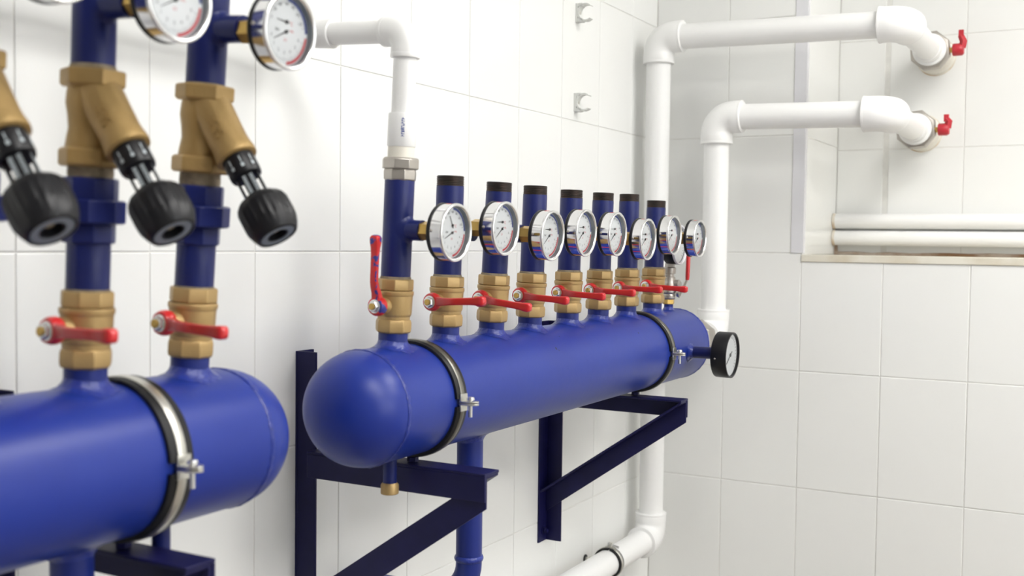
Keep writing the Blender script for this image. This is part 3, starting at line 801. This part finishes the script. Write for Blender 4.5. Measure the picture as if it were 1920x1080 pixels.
def wall_union(t, x, y, z, flip):
    """hexagonal union, escutcheon and red drain cock where a run enters the recess back wall (local coordinates)"""
    part('pipe_end', 'wu0', lambda b: (b.lathe([(.0335, -.035), (.0335, .020)], 40, AX), b.lathe([(.040, -.004), (.0415, -.003), (.0415, .006), (.036, .008)], 40, AX)), m_white, t, (x, y, z))
    part('union_nut', 'wu1', lambda b: b.lathe([(.043, .006), (.0500, .008), (.0520, .012), (.0520, .034), (.0480, .040), (.034, .041)], 8, AX, .3), m_nickel, t, (x, y, z), ang=25, bevel=.001)
    part('wall_sleeve', 'wu2', lambda b: b.lathe([(.034, .040), (.034, .125)], 40, AX), m_nickel, t, (x, y, z))
    L = XR+.0005-(x+t.location.x)
    part('escutcheon', 'wu3', lambda b: b.lathe([(.043, -.020), (.047, -.018), (.0485, -.004), (.0495, 0)], 40, AX), m_cream, t, (x+L, y, z))
    part('rust_ring', 'wu4', lambda b: b.lathe([(.0490, -.002), (.0508, -.0018), (.0512, 0)], 40, AX), m_rust, t, (x+L, y, z))
    ck = part('drain_cock', 'wu5', lambda b: b.lathe([(.0072, .040), (.0072, .054), (.0090, .054), (.0090, .060)], 20, OUT), m_brassnut, t, (x+.020, y, z-.002))
    part('cock_handle', ('wu6', flip), lambda b: (b.lathe([(.0145, .055), (.0160, .057), (.0160, .077), (.0125, .082)], 8, OUT, .2),
         b.sweep([(-.002, -.077, .004), (-.004, -.081, .020), (-.004, -.074, .036 if flip else .028)], [.0100, .0092, .0075], 4),
         b.box(-.009, .002, -.081, -.069, .032 if flip else .020, .049 if flip else .038)), m_red2, ck, label='dull red cock handle')
zA, zB = .318, .527        # heights at the risers; the runs fall slightly towards the recess
zA2, zB2 = .3105, .5145
yA, yB = .485, .455
# run A: tank end -> up -> out along the back wall -> recess
A = thing('white_pipe_run', 'white plastic pipe from the end of the long tank to the lower recess outlet', 'pipe', (PX, .8938, ZT_))
dyA = yA-.8938; hA = zA-ZT_; gA = zA2-ZT_
for (p0, p1, nm) in (((0, 0, .045), (0, 0, hA-.045), 'pipe'), ((0, -.040, hA), (0, dyA+.040, gA), 'pipe'), ((.040, dyA, gA), (XR-PX-.135, dyA, gA), 'pipe'), ((-.09, 0, 0), (-.04, 0, 0), 'pipe')):
    part(nm, None, lambda b: tube(b, p0, p1, .0310), m_white, A)
for (c, d0, d1) in (((0, 0, 0), -X_, Z_), ((0, 0, hA), -Z_, -Y_), ((0, dyA, gA), Y_, X_)):
    part('elbow', None, lambda b: elbow(b, c, d0, d1, .0315, .0395 if abs(d1.x) < .5 else .0420, .0660 if abs(d1.x) < .5 else .0540), m_white, A)
part('tank_union', None, lambda b: b.lathe([(.038, -.155), (.047, -.153), (.0490, -.148), (.0490, -.115), (.046, -.110), (.0400, -.108), (.0400, -.085), (.032, -.080)], 8, AX, .25), m_nickel, A, ang=25, bevel=.001)
wall_union(A, XR-PX-.125, dyA, gA, False)
# run B: from the low pipe along the wall, up the corner, out to the recess
zL = -.7600
B = thing('white_pipe_run', 'white plastic pipe rising in the wall corner to the upper recess outlet', 'pipe', (PX, 1.0515, zL))
dyB = yB-1.0515; hB = zB-zL; gB = zB2-zL
for (p0, p1) in (((0, 0, .04), (0, 0, hB-.045)), ((0, -.040, hB), (0, dyB+.040, gB)), ((.040, dyB, gB), (XR-PX-.135, dyB, gB)), ((-.04, 0, 0), (-3.2, 0, 0))):
    part('pipe', None, lambda b: tube(b, p0, p1, .0310), m_white, B)
for (c, d0, d1) in (((0, 0, 0), -X_, Z_), ((0, 0, hB), -Z_, -Y_), ((0, dyB, gB), Y_, X_)):
    part('elbow', None, lambda b: elbow(b, c, d0, d1, .0315, .0395 if abs(d1.x) < .5 else .0420, .0660 if abs(d1.x) < .5 else .0540), m_white, B)
wall_union(B, XR-PX-.125, dyB, gB, True)
# run C: on top of the first riser, back to the wall and along it
c0_ = onriser('r1', .313)
C = thing('white_pipe_run', 'thin white plastic pipe leaving the top of the first riser along the tiled wall', 'pipe', c0_, (R_(LEAN['r1']), 0, 0))
part('union_nut', None, lambda b: b.lathe([(.0222, .013), (.0265, .0145), (.0265, .027), (.0240, .0295), (.017, .030)], 8, None, .3), m_nickel, C, ang=25, bevel=.0008)
part('union_body', None, lambda b: b.lathe([(.0218, -.002), (.0232, .000), (.0235, .010), (.0225, .0135)], 8, None, .1), m_nickel, C, ang=25, bevel=.0006)
part('union_tail', None, lambda b: b.lathe([(.0185, .028), (.0185, .046)], 36), m_cream, C)
cp = part('coupling', None, lambda b: b.lathe([(.0190, .0445), (.0198, .0455), (.0196, .089), (.0190, .0905), (.016, .0905)], 40), m_white, C)
def print_marks(b):
    rnd = random.Random(5)
    z = .058
    for i in range(9):
        h_ = .0022; M_ = Matrix.Rotation(R_(-143+rnd.uniform(-2, 2)), 4, 'Z') @ T_(.0198, 0, z)
        b.box(-.0004, .0002, -.0022, .0022, 0, .0007, M_)
        b.box(-.0004, .0002, rnd.choice((-.0022, .0004)), rnd.choice((-.0008, .0022)), 0, h_, M_)
        z += .0029
part('print', None, print_marks, m_inkblue, cp, label='dark blue lettering printed up the coupling')
HC = .2035
cdy = .163
part('pipe', None, lambda b: tube(b, (0, 0, .088), (0, 0, HC-.02), .0160), m_white, C)
part('elbow', None, lambda b: elbow(b, (0, 0, HC), -Z_, Y_, .016, .0205, .037), m_white, C)
part('pipe', None, lambda b: tube(b, (0, .02, HC), (0, cdy-.02, HC+.001), .0160), m_white, C)
part('elbow', None, lambda b: elbow(b, (0, cdy, HC+.001), -Y_, -X_, .016, .0205, .037), m_white, C)
part('pipe', None, lambda b: tube(b, (-.02, cdy, HC+.001), (-2.3, cdy, HC+.001), .0160), m_white, C)
# two pipes lying in the recess
for (z, lab) in ((.0715, 'upper of two white pipes lying along the bottom of the recess'), (.0253, 'lower of two white pipes lying along the bottom of the recess')):
    rp = thing('recess_pipe', lab, 'pipe', (XR-.030, YR, z), group='white pipes in the recess')
    part('pipe', None, lambda b: tube(b, (0, -.002, 0), (0, YE-YR+.002, -.004), .0205), m_white, rp)
    part('rust_ring', 'rrr', lambda b: b.lathe([(.0205, .0005), (.0225, .0015), (.0215, .006), (.0206, .008)], 28, OUT), m_rust, rp)

# clamp holding the low white pipe to the wall
lc = clamp('small rubber-lined clamp holding the low white pipe to the wall', 2.388, m_zinc, R_(-82), r=.0312, w_=.021, wm=.010, axis_y=1.0515, axis_z=zL, group=None, stud=False)
part('wall_stud', None, lambda b: (b.lathe([(.0045, -.062), (.0045, -.036)], 14, OUT), b.lathe([(.0080, -.050), (.0085, -.047), (.0085, -.040), (.0070, -.036)], 6, OUT)), m_zinc, lc, rot=(R_(82), 0, 0))
part('stud_washer', None, lambda b: b.lathe([(.010, -.0620), (.010, -.0600)], 20, OUT), m_rubber, lc, rot=(R_(82), 0, 0))

# empty pipe clips on the tiled wall
for (x, z, lab) in ((2.300, .529, 'upper pale grey plastic pipe clip screwed to the tiled wall'), (2.298, .3246, 'lower pale grey plastic pipe clip screwed to the tiled wall')):
    cl = thing('pipe_clip', lab, 'clip', (x, YW, z), group='empty pipe clips on the wall')
    def clip(b):
        w_ = .0085; n = 22
        ro, ri = .0210, .0168; cy = -.0255
        vs_ = []; fs = []
        a0, a1 = R_(52), R_(308)
        for i in range(n+1):
            a = a0+(a1-a0)*i/n
            q = a-PI
            taper = 1-.45*abs((i-n/2)/(n/2))**3
            for (xx, rr) in ((-w_, ri), (-w_, ri+(ro-ri)*taper), (w_, ri+(ro-ri)*taper), (w_, ri)):
                vs_.append((xx, cy-rr*math.cos(a), rr*math.sin(a)))
        for i in range(n):
            for k_ in range(4):
                fs.append((i*4+k_, i*4+(k_+1) % 4, (i+1)*4+(k_+1) % 4, (i+1)*4+k_))
        fs.append((3, 2, 1, 0)); fs.append(tuple(n*4+q for q in range(4)))
        b.add(vs_, fs)
    part('clip_ring', 'clip', clip, m_greyclip, cl)
    part('clip_base', 'clipb', lambda b: (b.box(-.0085, .0085, -.0060, 0, -.0215, .0215), b.box(-.0085, .0085, -.0180, -.006, -.0215, -.0130), b.box(-.0085, .0085, -.0180, -.006, .0130, .0215)), m_greyclip, cl, bevel=.001)
    part('screw', 'clips', lambda b: b.lathe([(.0045, .006), (.0045, .0092), (.002, .0098)], 16, OUT), m_zinc, cl)
